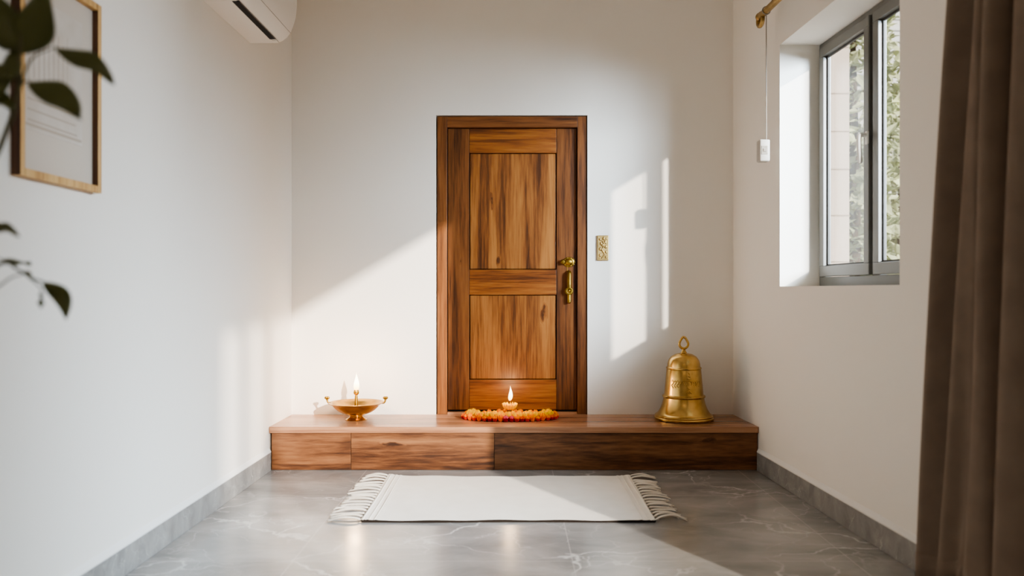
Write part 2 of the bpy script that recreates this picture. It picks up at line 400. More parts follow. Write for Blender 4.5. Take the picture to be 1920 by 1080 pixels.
# slab follows both side walls
vs = [(wl(YF-.012)+.002, YF-.012), (wr(YF-.012)-.002, YF-.012), (wr(YB)-.002, YB-.001), (wl(YB)+.002, YB-.001)]
b2 = bmesh.new()
lo = [b2.verts.new((x, y-YF, BH-.04)) for x, y in vs]; hi = [b2.verts.new((x, y-YF, BH)) for x, y in vs]
b2.faces.new(lo); b2.faces.new(hi)
for i in range(4): b2.faces.new([lo[i], lo[(i+1)%4], hi[(i+1)%4], hi[i]])
bmesh.ops.bevel(b2, geom=[e for e in b2.edges if abs(e.verts[0].co.y+.012) < .001 and abs(e.verts[1].co.y+.012) < .001], offset=.004, segments=3, affect='EDGES')
merge(bm, b2)
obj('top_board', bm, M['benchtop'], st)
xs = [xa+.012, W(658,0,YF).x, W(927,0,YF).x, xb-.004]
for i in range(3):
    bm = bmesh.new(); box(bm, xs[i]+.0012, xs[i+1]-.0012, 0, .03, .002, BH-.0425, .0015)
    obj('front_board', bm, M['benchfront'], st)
bm = bmesh.new(); box(bm, xa+.01, xb-.006, .031, YB-YF-.002, .001, BH-.041)
obj('core', bm, M['dark'], st)

# ------------------------------------------------------------------ door
door = tag(bpy.data.objects.new('door_1', None), kind='structure'); link(door)
door.location = ((DX0+DX1)/2, YB, BH)
dl = door.location
def D(px): return W(px, 0, YB).x-dl.x
def Dz(py): return W(0, py, YB).z-dl.z
fy = .012; ly = .040; dz0 = .001
fx0, fx1 = D(819.5), D(1100)
jl, jr, jt = D(838), D(1083), Dz(238)
ft = Dz(217.5)
bm = bmesh.new(); box(bm, fx0, jl, fy, .12, dz0, ft, .002); fr = obj('door_jamb', bm, M['frame_v'], door)
bm = bmesh.new(); box(bm, jr, fx1, fy, .12, dz0, ft, .002); obj('door_jamb', bm, M['frame_v'], door)
bm = bmesh.new(); box(bm, jl+.0005, jr-.0005, fy, .12, jt, ft, .002); obj('door_header', bm, M['frame_h'], door)
bm = bmesh.new(); box(bm, jl+.0005, jr-.0005, ly+.03, .12, dz0, jt-.001); obj('door_back_board', bm, M['dark'], door)
bm = bmesh.new(); box(bm, fx0-.004, fx1+.004, .0, .12, -.044, 0); box(bm, jl+.001, jr-.001, .018, .12, -.001, .0135, .002); obj('threshold', bm, M['benchtop'], door)
sl, sr = D(879.5), D(1044)
zt, z1, z2, z3, z4, zb = jt-.004, Dz(285), Dz(505), Dz(553), Dz(713), Dz(770)
g = .0012
def leafpart(name, x0, x1, a, b, y, mat, bev=.003):
    bm = bmesh.new(); box(bm, x0, x1, y, y+.035, a, b, bev, 3); return obj(name, bm, mat, door)
leafpart('stile', jl+.004, sl-g, zb, zt, ly, M['stile']); leafpart('stile', sr+g, jr-.004, zb, zt, ly, M['stile'])
leafpart('rail', sl, sr, z1, zt, ly+.002, M['rail']); leafpart('rail', sl, sr, z3, z2, ly+.002, M['rail']); leafpart('rail', sl, sr, zb, z4, ly+.002, M['rail'])
leafpart('panel', sl+.004, sr-.004, z2+.004, z1-.004, ly+.012, M['panel'], .004); leafpart('panel', sl+.004, sr-.004, z4+.004, z3-.004, ly+.012, M['panel'], .004)
# brass hardware
def dp(px, py): return (D(px), Dz(py))
k = .001*0+YB/F            # metres per pixel on the back wall
hd = bpy.data.objects.new('door_lock', None); link(hd, door)
x, z = dp(1067.5, 491)
bm = bmesh.new()
lathe(bm, [(0,-.030),(.010,-.029),(.020,-.024),(.024,-.018),(.022,-.012),(.030,-.010),(.036,-.005),(.036,0)], 36, (0,0,0), axis='Y')
for v in bm.verts: v.co.x *= 1.18
for i in range(10):
    a = 2*PI*i/10; ball(bm, (.034*1.15*math.cos(a), -.006, .029*math.sin(a)), .0065, u=8, v=6)
for v in bm.verts: v.co += Vector((x, ly, z))
obj('rose_plate', bm, M['brass_old'], hd, 40)
bm = bmesh.new(); x2, z2_ = dp(1056, 491)
tube(bm, [(x2+.02, ly-.012, z2_), (x2, ly-.016, z2_)], .007, 12)
lathe(bm, [(0,-.036),(.012,-.034),(.0185,-.026),(.0185,-.02),(.012,-.013),(.006,-.010),(.006,0)], 24, (x2, ly, z2_), axis='Y')
obj('turn_knob', bm, M['brass_old'], hd, 40)
ph = bpy.data.objects.new('pull_handle', None); link(ph, door)
xh = D(1067.5)
bm = bmesh.new()
za, zb_ = Dz(509), Dz(540)
tube(bm, [(xh, ly-.001, za-.006), (xh, ly-.028, za-.008), (xh, ly-.034, za-.016), (xh, ly-.034, zb_)], .0155, 16)
tube(bm, [(xh-.012, ly-.001, Dz(498)), (xh-.012, ly-.001, za)], .0022, 8)
obj('grip', bm, M['brass_old'], ph, 50)
bm = bmesh.new()
lathe(bm, [(0,-.050),(.006,-.049),(.010,-.045),(.012,-.040),(.019,-.042),(.027,-.040),(.031,-.032),(.029,-.024),(.020,-.018),(.016,0)], 32, (xh-.002, ly, Dz(545.5)), axis='Y')
obj('boss', bm, M['brass_old'], ph, 40)
bm = bmesh.new()
zz = Dz(568)
tube(bm, spline([(xh, ly-.022, Dz(550)), (xh, ly-.024, Dz(558)), (xh, ly-.024, zz+.010)], 4), .0145, 16)
ball(bm, (xh, ly-.024, zz+.006), .013, (1,1,.8))
tube(bm, [(xh, ly-.024, zz+.012), (xh, ly+.001, zz+.012)], .008, 10)
obj('foot', bm, M['brass_old'], ph, 50)

# brass plaque beside the door
pq = thing('brass_plaque', 'small upright brass plaque with raised relief on the wall right of the door', 'plaque', (W(1130,0,YB).x, YB, W(0,465,YB).z))
bm = bmesh.new(); box(bm, -.041, .041, -.016, .0006, -.089, .089, .004, 2)
obj('plate', bm, M['brass_plaque'], pq)
bm = bmesh.new()
tube(bm, spline([(-.010,-.017,-.074), (.012,-.018,-.045), (-.006,-.019,-.012), (.010,-.019,.020), (-.004,-.018,.052)], 6), .0045, 8)
for (a, b, r) in ((-.020,-.052,.010),(.022,-.030,.009),(-.018,-.008,.011),(.020,.008,.011),(-.012,.030,.010),(.016,.040,.012),(-.020,.060,.009),(.006,.066,.011),(.024,.066,.007),(.022,-.066,.008),(-.024,-.072,.007),(-.002,.020,.012),(.004,-.028,.009)):
    ball(bm, (a, -.0165, b), r, (1,.5,1), 10, 8)
    for q in range(5):
        t = 2*PI*q/5; ball(bm, (a+math.cos(t)*r*.8, -.0165, b+math.sin(t)*r*.8), r*.45, (1,.6,1), 8, 6)
obj('relief', bm, M['brass_plaque'], pq, 60)

# ------------------------------------------------------------------ window in the right wall
wloc = (RX, RY, 0)
win = tag(bpy.data.objects.new('window_1', None), kind='structure'); link(win)
win.location = wloc; win.rotation_euler = (0,0,RA)
FN = .185                        # distance of the frame's inner face from the wall face
def frame_rect(bm, u0, u1, z0, z1, w, n0, n1, bev=.003, wb=None):
    wb = wb or w
    box(bm, n0, n1, -u1, -u0, z0, z0+wb, bev); box(bm, n0, n1, -u1, -u0, z1-w, z1, bev)
    box(bm, n0, n1, -(u0+w), -u0, z0+wb, z1-w, bev); box(bm, n0, n1, -u1, -(u1-w), z0+wb, z1-w, bev)
FN = .242
bm = bmesh.new()
frame_rect(bm, U0+.001, U1-.001, WZ0+.001, WZ1-.001, .034, FN, TH-.002, wb=.055)
UM = 1.535
box(bm, FN, TH-.002, -(UM+.020), -(UM-.020), WZ0+.056, WZ1-.035, .002)
obj('window_frame', bm, M['alu'], win)
for (a, b) in ((U0+.037, UM-.021), (UM+.021, U1-.037)):
    bm = bmesh.new(); frame_rect(bm, a, b, WZ0+.058, WZ1-.037, .056, FN-.018, TH-.03, .004, wb=.062)
    s = obj('sash', bm, M['alu'], win)
    bm = bmesh.new(); frame_rect(bm, a+.056, b-.056, WZ0+.120, WZ1-.093, .010, FN+.006, TH-.04, .001)
    obj('gasket', bm, M['gasket'], s)
    bm = bmesh.new(); bm.faces.new([bm.verts.new((FN+.018, y, z)) for y, z in ((-(b-.058), WZ0+.121), (-(b-.058), WZ1-.094), (-(a+.058), WZ1-.094), (-(a+.058), WZ0+.121))])
    obj('pane', bm, M['glass'], s)
wh = bpy.data.objects.new('window_handle', None); link(wh, win)
uh = UM-.026; zh = 1.960
bm = bmesh.new(); box(bm, FN-.030, FN-.0185, -(uh+.014), -(uh-.014), zh-.035, zh+.035, .005)
obj('handle_plate', bm, M['steel'], wh)
bm = bmesh.new()
tube(bm, spline([(FN-.028, -uh, zh+.012), (FN-.055, -uh, zh+.014), (FN-.066, -uh, zh+.004), (FN-.066, -uh, zh-.05), (FN-.060, -uh, zh-.135)], 6), [.0115]*24+[.010], 12)
obj('lever', bm, M['steel'], wh, 60)

# unseen sliding door frame beside the camera, added for its mullion shadows
d2 = tag(bpy.data.objects.new('door_2', None), kind='structure'); link(d2)
d2.location = wloc; d2.rotation_euler = (0,0,RA)
bm = bmesh.new(); frame_rect(bm, B0+.001, B1-.001, .001, BZ-.001, .04, .20, .26, .003); obj('door_frame', bm, M['alu'], d2)
for uu in (6.95, 7.45): 
    bm = bmesh.new(); box(bm, .205, .255, -(uu+.018), -(uu-.018), .042, BZ-.042, .002); obj('mullion', bm, M['alu'], d2)

# ------------------------------------------------------------------ curtain rod, cord, curtain
def R(u, n, z):                 # point in right-wall coordinates -> world
    c, s = math.cos(RA), math.sin(RA)
    x, y = n, -u
    return Vector((RX+x*c-y*s, RY+x*s+y*c, z))
RZ = 2.806; RN = -.12
rod = thing('curtain_rod', 'thick brass curtain rod with a looped end high on the right wall', 'curtain rod', R(.86, 0, RZ), RA)
bm = bmesh.new(); tube(bm, [(RN, 0, 0), (RN, -2.68, 0)], .020, 20)
obj('pole', bm, M['brass_rod'], rod, 50)
bm = bmesh.new()
pts = [(RN, .012+.040*math.cos(a)-.030, -.022+.036*math.sin(a)) for a in [2*PI*i/24 for i in range(24)]]
tube(bm, pts, .013, 12, closed=True)
lathe(bm, [(0,.012),(.016,.010),(.024,.002),(.025,-.010),(.021,-.02)], 20, (RN, .0, 0), axis='Y')
obj('finial', bm, M['brass_rod'], rod, 60)
for uu in (.55, 1.6, 2.62):
    bm = bmesh.new()
    tube(bm, [(-.0005, -uu, 0), (-.012, -uu, 0)], .028, 16); tube(bm, [(-.01, -uu, 0), (RN+.018, -uu, 0)], .009, 10)
    obj('bracket', bm, M['brass_rod'], rod, 50)
uc = .86+.115
pc = thing('pull_cord', 'thin pale cord ending in a small white box, hanging from the brass curtain rod', 'pull cord', R(uc, RN, RZ), RA)
bm = bmesh.new()
pts = [(.0235*math.cos(a), 0, .0235*math.sin(a)) for a in [2*PI*i/20 for i in range(20)]]
tube(bm, pts, .0026, 8, closed=True)
tube(bm, [(0, 0, -.024), (0, 0, -.77)], .0030, 8)
obj('cord', bm, M['cord'], pc, 50)
bm = bmesh.new(); box(bm, -.048, .012, -.030, .034, -.890, -.762, .008, 3)
hb = obj('cord_box', bm, M['white'], pc, 40)
bm = bmesh.new(); box(bm, -.040, -.004, -.0325, -.0295, -.85, -.80, .001); box(bm, -.030, -.012, -.036, -.032, -.834, -.816, .002)
obj('button', bm, M['cord'], hb)

# curtain: gathered folds hanging in front of the wall, nearer the camera than the window
cur = thing('curtain', 'heavy brown linen curtain gathered in deep folds at the right edge', 'curtain', R(2.9, RN, 0.115), RA)
bm = bmesh.new()
NU, NZ = 220, 60; H = RZ-.045-.115
def foldpt(s, t):
    # s 0 (far edge) .. 1 (near edge); t 0 bottom .. 1 top
    uf = 2.69+.26*t**1.1          # far edge draws in towards the top
    un = 3.44-.04*t
    u = uf+(un-uf)*s
    ph = s*4.6*2*PI+.9
    amp = (.082+.016*(1-t))*(1-.25*math.sin(7*s))
    n = .0+amp*math.sin(ph+.5*math.sin(2.2*t+3*s))+.012*math.sin(2.3*ph+1.3+2*t)
    u += .035*math.cos(ph*1.0+.3*t)*(.5+.5*s)
    n += -.01+.018*(1-t)**3*math.sin(3*ph)
    z = t*H
    if t < .2:                    # the hem is caught up in one place
        k_ = math.exp(-((s-.42)/.09)**2); z += .10*k_*(1-t/.2)**2
        n -= .035*k_*(1-t/.2)
    return (max(-.17, min(.100, n)), -(u-2.9), z)
grid = [[bm.verts.new(foldpt(i/NU, j/NZ)) for i in range(NU+1)] for j in range(NZ+1)]
for j in range(NZ):
    for i in range(NU):
        bm.faces.new([grid[j][i], grid[j][i+1], grid[j+1][i+1], grid[j+1][i]])
co = obj('drape', bm, M['curtain'], cur, 180)
sol = co.modifiers.new('thick', 'SOLIDIFY'); sol.thickness = .004
bm = bmesh.new()
rows = [[bm.verts.new(Vector(foldpt(i/NU, t))+Vector((0,0,dz))) for i in range(NU+1)] for t, dz in ((0, -.001), (.035, 0))]
for i in range(NU): bm.faces.new([rows[0][i], rows[0][i+1], rows[1][i+1], rows[1][i]])
h = obj('hem', bm, M['curtain'], cur, 180)
hs = h.modifiers.new('thick', 'SOLIDIFY'); hs.thickness = .011; hs.offset = 0
for i in range(6):
    bm = bmesh.new(); uu = 2.86+.09*i
    tube(bm, [(.034*math.cos(a), -(uu-2.9), RZ-.115+.034*math.sin(a)-.0065) for a in [2*PI*q/20 for q in range(20)]], .004, 8, closed=True)
    obj('curtain_ring', bm, M['brass_rod'], cur, 60)

# ------------------------------------------------------------------ air conditioner on the left wall
ay0, ay1 = 4.10, 4.82
ac = thing('air_conditioner', 'white split air conditioner mounted high on the left wall near the corner', 'air conditioner', (wl(4.46), 4.46, 2.645), -LB)
prof = [(0.001,0), (.165,0), (.205,.018), (.245,.062), (.272,.13), (.283,.20), (.283,.27), (.262,.298), (.22,.305), (.001,.305)]
bm = bmesh.new()
pp = [(p.x, p.z) for p in spline([(x,0,z) for x,z in prof[1:8]], 5)]
poly = [prof[0]]+pp+prof[8:]
# body with rounded ends: slices
ys = [-.385,-.382,-.375,-.365,-.345,.32,.34,.35,.357,.36]; ins = [.020,.013,.006,.002,0,0,.002,.006,.013,.020]
sl_ = []
for y, d in zip(ys, ins):
    cx, cz = .14, .152
    sl_.append([bm.verts.new((max(.001, x-(d if x > cx else 0)*min(1,(x-cx)/.1) if x > cx else x), y, z+(d*.6 if z < .03 else (-d if z > .27 else 0)))) for x, z in poly])
n = len(poly)
for A, B in zip(sl_[:-1], sl_[1:]):
    for i in range(n): bm.faces.new([A[i], A[(i+1)%n], B[(i+1)%n], B[i]])
bm.faces.new(sl_[0]); bm.faces.new(sl_[-1][::-1])
casing = obj('casing', bm, M['acw'], ac, 35)
bm = bmesh.new(); box(bm, .144, .180, -.355, .262, -.0022, .004, .001)
obj('air_outlet', bm, M['acslot'], ac)
bm = bmesh.new()
tube(bm, [(.180,-.34,-.0005), (.180,.325,-.0005)], .0012, 6)
tube(bm, spline([(.150,.264,-.0006), (.156,.285,-.0006), (.168,.288,-.0006), (.178,.268,-.0006)], 5), .0010, 6)
obj('flap_seam', bm, M['acseam'], ac)
bm = bmesh.new(); box(bm, -.0009, .0009, -.342, .342, -.0009, .0009)
for v in bm.verts: v.co += Vector((.2445,0,.0605))
obj('panel_seam', bm, M['acseam'], ac)

# ------------------------------------------------------------------ picture on the left wall
yn, yf = 2.50, 2.95
pz0 = CZ+.369; pz1 = CZ+1.080
pic = thing('framed_print', 'pale oak framed print hanging on the left wall behind the leaves', 'picture frame', (wl(2.7), 2.72, pz0), -LB)
yl, yr_ = -.175, .320; HH = pz1-pz0; dp_ = .032; fw = .026
for (a, b, c, d, nm) in ((yl, yl+fw, 0, HH, 0), (yr_-fw, yr_, 0, HH, 0), (yl+fw, yr_-fw, 0, fw, 1), (yl+fw, yr_-fw, HH-fw, HH, 1)):
    bm = bmesh.new(); box(bm, .001, dp_, a, b, c, d, .0015)
    ob = obj('moulding', bm, [M['oak'], M['oakdark']], pic)
    for p in ob.data.polygons:       # sides and reveals in darker wood; the inner shadow is painted in
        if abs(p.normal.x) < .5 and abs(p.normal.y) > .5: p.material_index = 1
def paper():
    m, nt, b = mat_new('faded_print'); L = nt.links.new
    tc = N(nt, 'ShaderNodeTexCoord')
    n1 = N(nt, 'ShaderNodeTexNoise'); n1.inputs['Scale'].default_value = 5; n1.inputs['Detail'].default_value = 5; L(tc.outputs['Object'], n1.inputs['Vector'])
    cr = N(nt, 'ShaderNodeValToRGB'); cr.color_ramp.elements[0].position = .35; cr.color_ramp.elements[0].color = srgb(196,184,170); cr.color_ramp.elements[1].position = .7; cr.color_ramp.elements[1].color = srgb(214,205,194)
    L(n1.outputs['Fac'], cr.inputs['Fac']); L(cr.outputs[0], b.inputs['Base Color']); b.inputs['Roughness'].default_value = .6
    return m
M['paper'] = paper(); M['ink'] = plain('faded_ink', srgb(182,166,148), .8, var=.1); M['mat'] = plain('passepartout', srgb(204,191,176), .8, var=.01)
bm = bmesh.new(); box(bm, .006, .010, yl+fw-.002, yr_-fw+.002, fw-.002, HH-fw+.002)
obj('mat_board', bm, M['mat'], pic)
bm = bmesh.new(); box(bm, .0102, .0115, yl+.055, yr_-.10, .16, HH-.10)
pr = obj('print', bm, M['paper'], pic)
bm = bmesh.new(); rnd = random.Random(3)
for i in range(9):
    y = yl+.075+i*.028; z0 = .33+rnd.uniform(-.02,.02); box(bm, .0115, .0119, y, y+rnd.uniform(.002,.005), z0, z0+rnd.uniform(.12,.22))
for i in range(4):
    z = .19+.035*i; box(bm, .0115, .0119, yl+.07, yr_-.115-rnd.uniform(0,.04), z, z+.006)
box(bm, .0115, .0119, yl+.06, yr_-.105, .172, .182)
obj('print_marks', bm, M['ink'], pr)

# ------------------------------------------------------------------ potted plant in the left foreground
plant = thing('potted_plant', 'tall leafy houseplant reaching in at the left edge in front of the framed print', 'plant', (-1.36, 1.55, 0))
pl = plant.location
bm = bmesh.new()
lathe(bm, [(0,.002),(.115,.002),(.125,.012),(.155,.27),(.168,.275),(.168,.315),(.150,.315),(.146,.27),(.110,.04),(0,.04)], 40)
obj('pot', bm, M['pot'], plant, 40)
bm = bmesh.new(); lathe(bm, [(0,.285),(.09,.283),(.1465,.276),(.14,.20),(0,.20)], 32)
obj('soil', bm, M['soil'], plant, 60)
def pw(px, py, Y): return W(px, py, Y)-Vector(pl)
bm = bmesh.new()
trunk = spline([(0,0,.27), (.02,.01,.7), (.0,.02,1.1), (.05,.03,1.5), (.08,.04,1.85)], 8)
tube(bm, trunk, [.016-.010*i/len(trunk) for i in range(len(trunk))], 10)
def branch(a, *pts, r=.005):
    pp = spline([a]+[pw(*p) for p in pts], 8)
    tube(bm, pp, [r*(1-.6*i/len(pp)) for i in range(len(pp))], 8); return pp
b1 = branch(trunk[24], (-60,330,1.56), (20,225,1.58), (36,120,1.58), (40,60,1.58), r=.007)
b2_ = branch(b1[20], (60,110,1.58), (104,88,1.58), r=.003)
b3_ = branch(b1[16], (40,160,1.58), (56,152,1.58), r=.003)
b4 = branch(trunk[16], (-90,560,1.55), (0,495,1.58), (34,506,1.58), (60,522,1.6), (82,528,1.6), r=.0045)
b5 = branch(b4[10], (-10,540,1.55), (22,520,1.55), (50,512,1.55), r=.003)
b6 = branch(b4[28], (76,540,1.6), (76,552,1.6), r=.002)
b7 = branch(trunk[20], (-80,440,1.55), (-25,418,1.55), r=.003)
b8 = branch(trunk[18], (-80,480,1.55), (-20,466,1.58), r=.003)
b9 = branch(b1[12], (-20,190,1.6), (-14,175,1.6), r=.003)
obj('stem', bm, M['stem'], plant, 60)
def leaf(p0, p1, wid, sag=0.1, face=(0,-1,0), curl=.2, bend=0.0):
    p0, p1 = Vector(p0), Vector(p1); ax = p1-p0; L = ax.length; ax.normalize()
    f = Vector(face); f -= ax*f.dot(ax); f.normalize(); side = ax.cross(f)
    bm = bmesh.new(); nl, nw = 16, 6; rows = []
    for i in range(nl+1):
        t = i/nl
        w = wid*(math.sin(PI*min(1, t**.8))**.75)*(1-.25*t) if 0 < t < 1 else .0006
        c = p0+ax*L*t+f*(-sag*L*math.sin(PI*t)*.3)+side*(bend*L*math.sin(PI*t))
        row = []
        for j in range(-nw//2, nw//2+1):
            s = j/(nw/2)
            row.append(bm.verts.new(c+side*(w/2*s)+f*(-curl*w*abs(s)**1.5*.5+.006*math.sin(9*t+2*s)*abs(s))))
        rows.append(row)
    for A, B in zip(rows[:-1], rows[1:]):
        for j in range(nw): bm.faces.new([A[j], A[j+1], B[j+1], B[j]])
    o = obj('leaf', bm, M['leaf'], plant, 180)
    s = o.modifiers.new('thick', 'SOLIDIFY'); s.thickness = .0012
    return o
def lf(a, b, w, Ya=1.58, Yb=1.56, **k):
    return leaf(pw(a[0], a[1], Ya), pw(b[0], b[1], Yb), w*1.58/F, **k)
lf((22,100), (78,-40), 84, face=(.15,-1,.2), bend=.10)
lf((30,98), (-50,210), 66, face=(-.2,-1,.3))
lf((26,95), (-30,-30), 74, face=(.1,-1,.4))
lf((104,88), (214,156), 46, face=(.1,-.8,.6), bend=-.12)
lf((54,152), (152,222), 56, face=(.1,-1,.35), bend=-.10)
lf((-16,172), (24,205), 30, face=(0,-1,.7), bend=-.05)
lf((-22,120), (22,150), 34, face=(0,-1,.4))
lf((82,527), (124,600), 36, face=(.5,-1,.2), bend=-.16, Ya=1.60, Yb=1.60)
lf((76,550), (76,578), 11, face=(0,-1,.2), Ya=1.6, Yb=1.6)
lf((-26,418), (34,440), 24, face=(0,-.7,.7), bend=-.06, Ya=1.55, Yb=1.50)
lf((-20,466), (58,494), 14, face=(0,-.4,1), bend=-.10, Ya=1.58, Yb=1.75)
lf((60,521), (48,507), 9, face=(0,-.4,1), Ya=1.6, Yb=1.62)
for i in range(9):               # crown above and beside the frame
    a = trunk[min(32, 10+int(2.7*i))]; ang = 2.1+i*2.4
    d = Vector((math.cos(ang)*.6-.15, -abs(math.sin(ang)), .35)).normalized()
    if a.x+d.x*.2+pl[0] < wl(1.5)+.06: d.x = abs(d.x)*.1
    q = a+d*.17
    if (q+Vector(pl)).x > -1.24: d = Vector((.0, -.95, .3)); q = a+d*.17
    leaf(a, q, .075, face=(.2,-.3,1), sag=-.2)

# ------------------------------------------------------------------ woven rug with fringe
rug = thing('fringed_rug', 'cream woven cotton rug with knotted fringes on the grey floor', 'rug', (-.018, 4.475, 0))
rw, rd = .742, .475
def rugz(x, y):
    e = max(0, (abs(x)-rw+.18)/.18)**2
    return .0125+.0022*math.sin(7*x+2)*math.cos(5*y+1)+.0016*math.sin(19*x+8*y)+e*.008*(y > .1)*max(0,(y-.1)/.37)**2
bm = bmesh.new(); nx, ny = 120, 60
def rowshape(i, j):
    x = -rw+2*rw*i/nx; y = -rd+2*rd*j/ny
    yy = y+.004*math.sin(6*x+1)*(abs(y)/rd)+.012*(x/rw)**2*(y/rd)*(y > 0)
    return x*(1+.008*math.sin(5*y)), yy
top = []; bot = []
for j in range(ny+1):
    top.append([]); bot.append([])
    for i in range(nx+1):
        x, y = rowshape(i, j); z = rugz(x, y)
        d = abs(x)
        for c, w in ((rw-.012,.006), (rw-.042,.004), (rw-.075,.004)):
            if abs(d-c) < w*1.6: z += .0026
        top[j].append(bm.verts.new((x, y, z)))
for j in range(ny):
    for i in range(nx): bm.faces.new([top[j][i], top[j][i+1], top[j+1][i+1], top[j+1][i]])
w_ = obj('weave', bm, M['rug'], rug, 180)
bm = bmesh.new()
t2 = []; b2r = []
for j in range(ny+1):
    t2.append([]); b2r.append([])
    for i in range(nx+1):
        x, y = rowshape(i, j); 
        t2[j].append(bm.verts.new((x, y, rugz(x, y)-.0015))); b2r[j].append(bm.verts.new((x*.997, y*.994, .001)))
for j in range(ny):
    for i in range(nx):
        bm.faces.new([b2r[j][i], b2r[j+1][i], b2r[j+1][i+1], b2r[j][i+1]])
for i in range(nx):
    bm.faces.new([t2[0][i], t2[0][i+1], b2r[0][i+1], b2r[0][i]]); bm.faces.new([t2[ny][i], t2[ny][i+1], b2r[ny][i+1], b2r[ny][i]])
for j in range(ny):
    bm.faces.new([t2[j][0], t2[j+1][0], b2r[j+1][0], b2r[j][0]]); bm.faces.new([t2[j][nx], t2[j+1][nx], b2r[j+1][nx], b2r[j][nx]])
for v in [v for v in bm.verts if not v.link_faces]: bm.verts.remove(v)
tag(obj('backing', bm, M['backing'], rug, 60), 'dark brown underside and painted shadow along the front edge')
# raised ribs along both ends
for s in (-1, 1):
    for c, r_ in ((.012,.0050), (.044,.0036), (.072,.0030)):
        bm = bmesh.new()
        tube(bm, [(s*(rw-c), -rd+.004+(2*rd-.008)*q/40, rugz(s*(rw-c), -rd+2*rd*q/40)+.0012) for q in range(41)], r_, 8)
        obj('end_rib', bm, M['rug'], rug, 180)
rnd = random.Random(11)
NT = 18
for s in (-1, 1):
    for k_ in range(NT):
        y = -rd+.016+(2*rd-.030)*k_/(NT-1)
        y += .012*(y > 0)*(y/rd)
        bm = bmesh.new()
        L = (.165 if s < 0 else .150)+rnd.uniform(-.015,.015)
        if s > 0: L *= .92+.12*(k_ > NT-4)
        dy = rnd.uniform(-.014,.014); hump = rnd.uniform(.002,.013)
        if s > 0 and k_ < 2: hump = .022; L *= 1.08
        if k_ >= NT-2: hump = .016; dy += .012
        for st_ in range(6):
            ox, oz = (st_-2.5)*.0034+rnd.uniform(-.0020,.0020), rnd.uniform(0,.005)
            e = rnd.uniform(-.012,.012)
            x0 = s*(rw-.004); zb0 = .0085+oz*.4
            p = [(x0, y+ox*.6, zb0), (x0+s*L*.18, y+ox, zb0+.004+hump*.5), (x0+s*L*.5, y+ox+dy*.5, .007+oz+hump), (x0+s*L*.8, y+ox+dy, .006+oz+hump*.5), (x0+s*(L+e), y+ox*2.0+rnd.uniform(-.004,.004)+dy*1.2, .0050+oz*.3)]
            p = spline(p, 5)
            tube(bm, p, [.0022+.0012*math.sin(PI*min(1,q/len(p)*1.1)) if q < len(p)-1 else .0016 for q in range(len(p))], 7)
        ball(bm, (s*(rw+.008), y, .0125), .0085, (1,1,.75), 10, 6)
        obj('tassel', bm, M['tassel'], rug, 180)

# ------------------------------------------------------------------ brass oil lamp (left)
lamp = thing('oil_lamp', 'shallow brass oil lamp with a tall flame, at the left end of the step', 'oil lamp', (W(668,0,5.45).x, 5.45, BH+.0005))
s_ = 5.45/F
bm = bmesh.new()
lathe(bm, [(0,0),(.070,0),(.074,.004),(.066,.010),(.050,.018),(.043,.026),(.047,.034),(.052,.037),(.030,.038),(0,.038)], 56)
obj('foot', bm, M['brass'], lamp, 40)
bm = bmesh.new()
out = [(0,.036),(.05,.036),(.085,.044),(.120,.062),(.146,.084),(.162,.103),(.180,.112),(.188,.115)]
inn = [(.189,.1175),(.184,.1185),(.164,.110),(.142,.092),(.115,.070),(.08,.052),(.04,.046),(0,.045)]
pr_ = [(p.x, p.z) for p in spline([(r,0,z) for r,z in out], 4)]+[(p.x, p.z) for p in spline([(r,0,z) for r,z in inn], 4)]
pr_[0] = (0, pr_[0][1]); pr_[-1] = (0, pr_[-1][1])
lathe(bm, [(max(0,r), z) for r,z in pr_], 64)
obj('bowl', bm, M['brass'], lamp, 50)
bm = bmesh.new(); lathe(bm, [(0,.082),(.126,.082),(.125,.079),(0,.079)], 40); obj('oil', bm, M['oil'], lamp, 30)
for s in (-1, 1):
    bm = bmesh.new()
    pts = spline([(s*.176,0,.112), (s*.189,0,.116), (s*.196,0,.125), (s*.198,0,.136)], 5)
    tube(bm, pts, .0062, 10)
    ball(bm, (s*.199,0,.147), .0105, (1,1,1))
    for q in range(7):
        a = 2*PI*q/7; ball(bm, (s*.199+.0115*math.cos(a), .0115*math.sin(a), .149), .0068, (1,1,1.3), 8, 6)
    tube(bm, [(s*.199,0,.134),(s*.199,0,.141)], .0085, 10)
    obj('bud_handle', bm, M['brass_old'], lamp, 60)
bm = bmesh.new()
lathe(bm, [(0,.045),(.020,.046),(.016,.056),(.0125,.075),(.0115,.13),(.0095,.16),(.008,.168),(.016,.174),(.019,.184),(.017,.196),(.011,.206),(.006,.212),(0,.214)], 24)
obj('wick_post', bm, M['brass_old'], lamp, 50)
def flame(name, par, z0, h, r, lean, mat):
    bm = bmesh.new(); prof = []
    rings = []
    for i in range(25):
        t = i/24; rr = r*math.sin(PI*min(1,(t*.98+.02))**.62)**1.0*(1-t)**.35 if t < 1 else 0
        rings.append((t, max(rr, .0)))
    seg = 20; R_ = []
    for t, rr in rings:
        cx = lean*math.sin(t*PI*.9)*(1 if t < .6 else 1)
        if rr < 1e-5: R_.append([bm.verts.new((cx, 0, z0+h*t))])
        else: R_.append([bm.verts.new((cx+rr*math.cos(2*PI*k/seg), rr*math.sin(2*PI*k/seg), z0+h*t)) for k in range(seg)])
    for A, B in zip(R_[:-1], R_[1:]):
        for k in range(seg):
            j = (k+1) % seg
            if len(A) == 1 and len(B) > 1: bm.faces.new([A[0], B[k], B[j]])
            elif len(B) == 1 and len(A) > 1: bm.faces.new([A[k], A[j], B[0]])
            elif len(A) > 1: bm.faces.new([A[k], A[j], B[j], B[k]])
    return obj(name, bm, mat, par, 180)
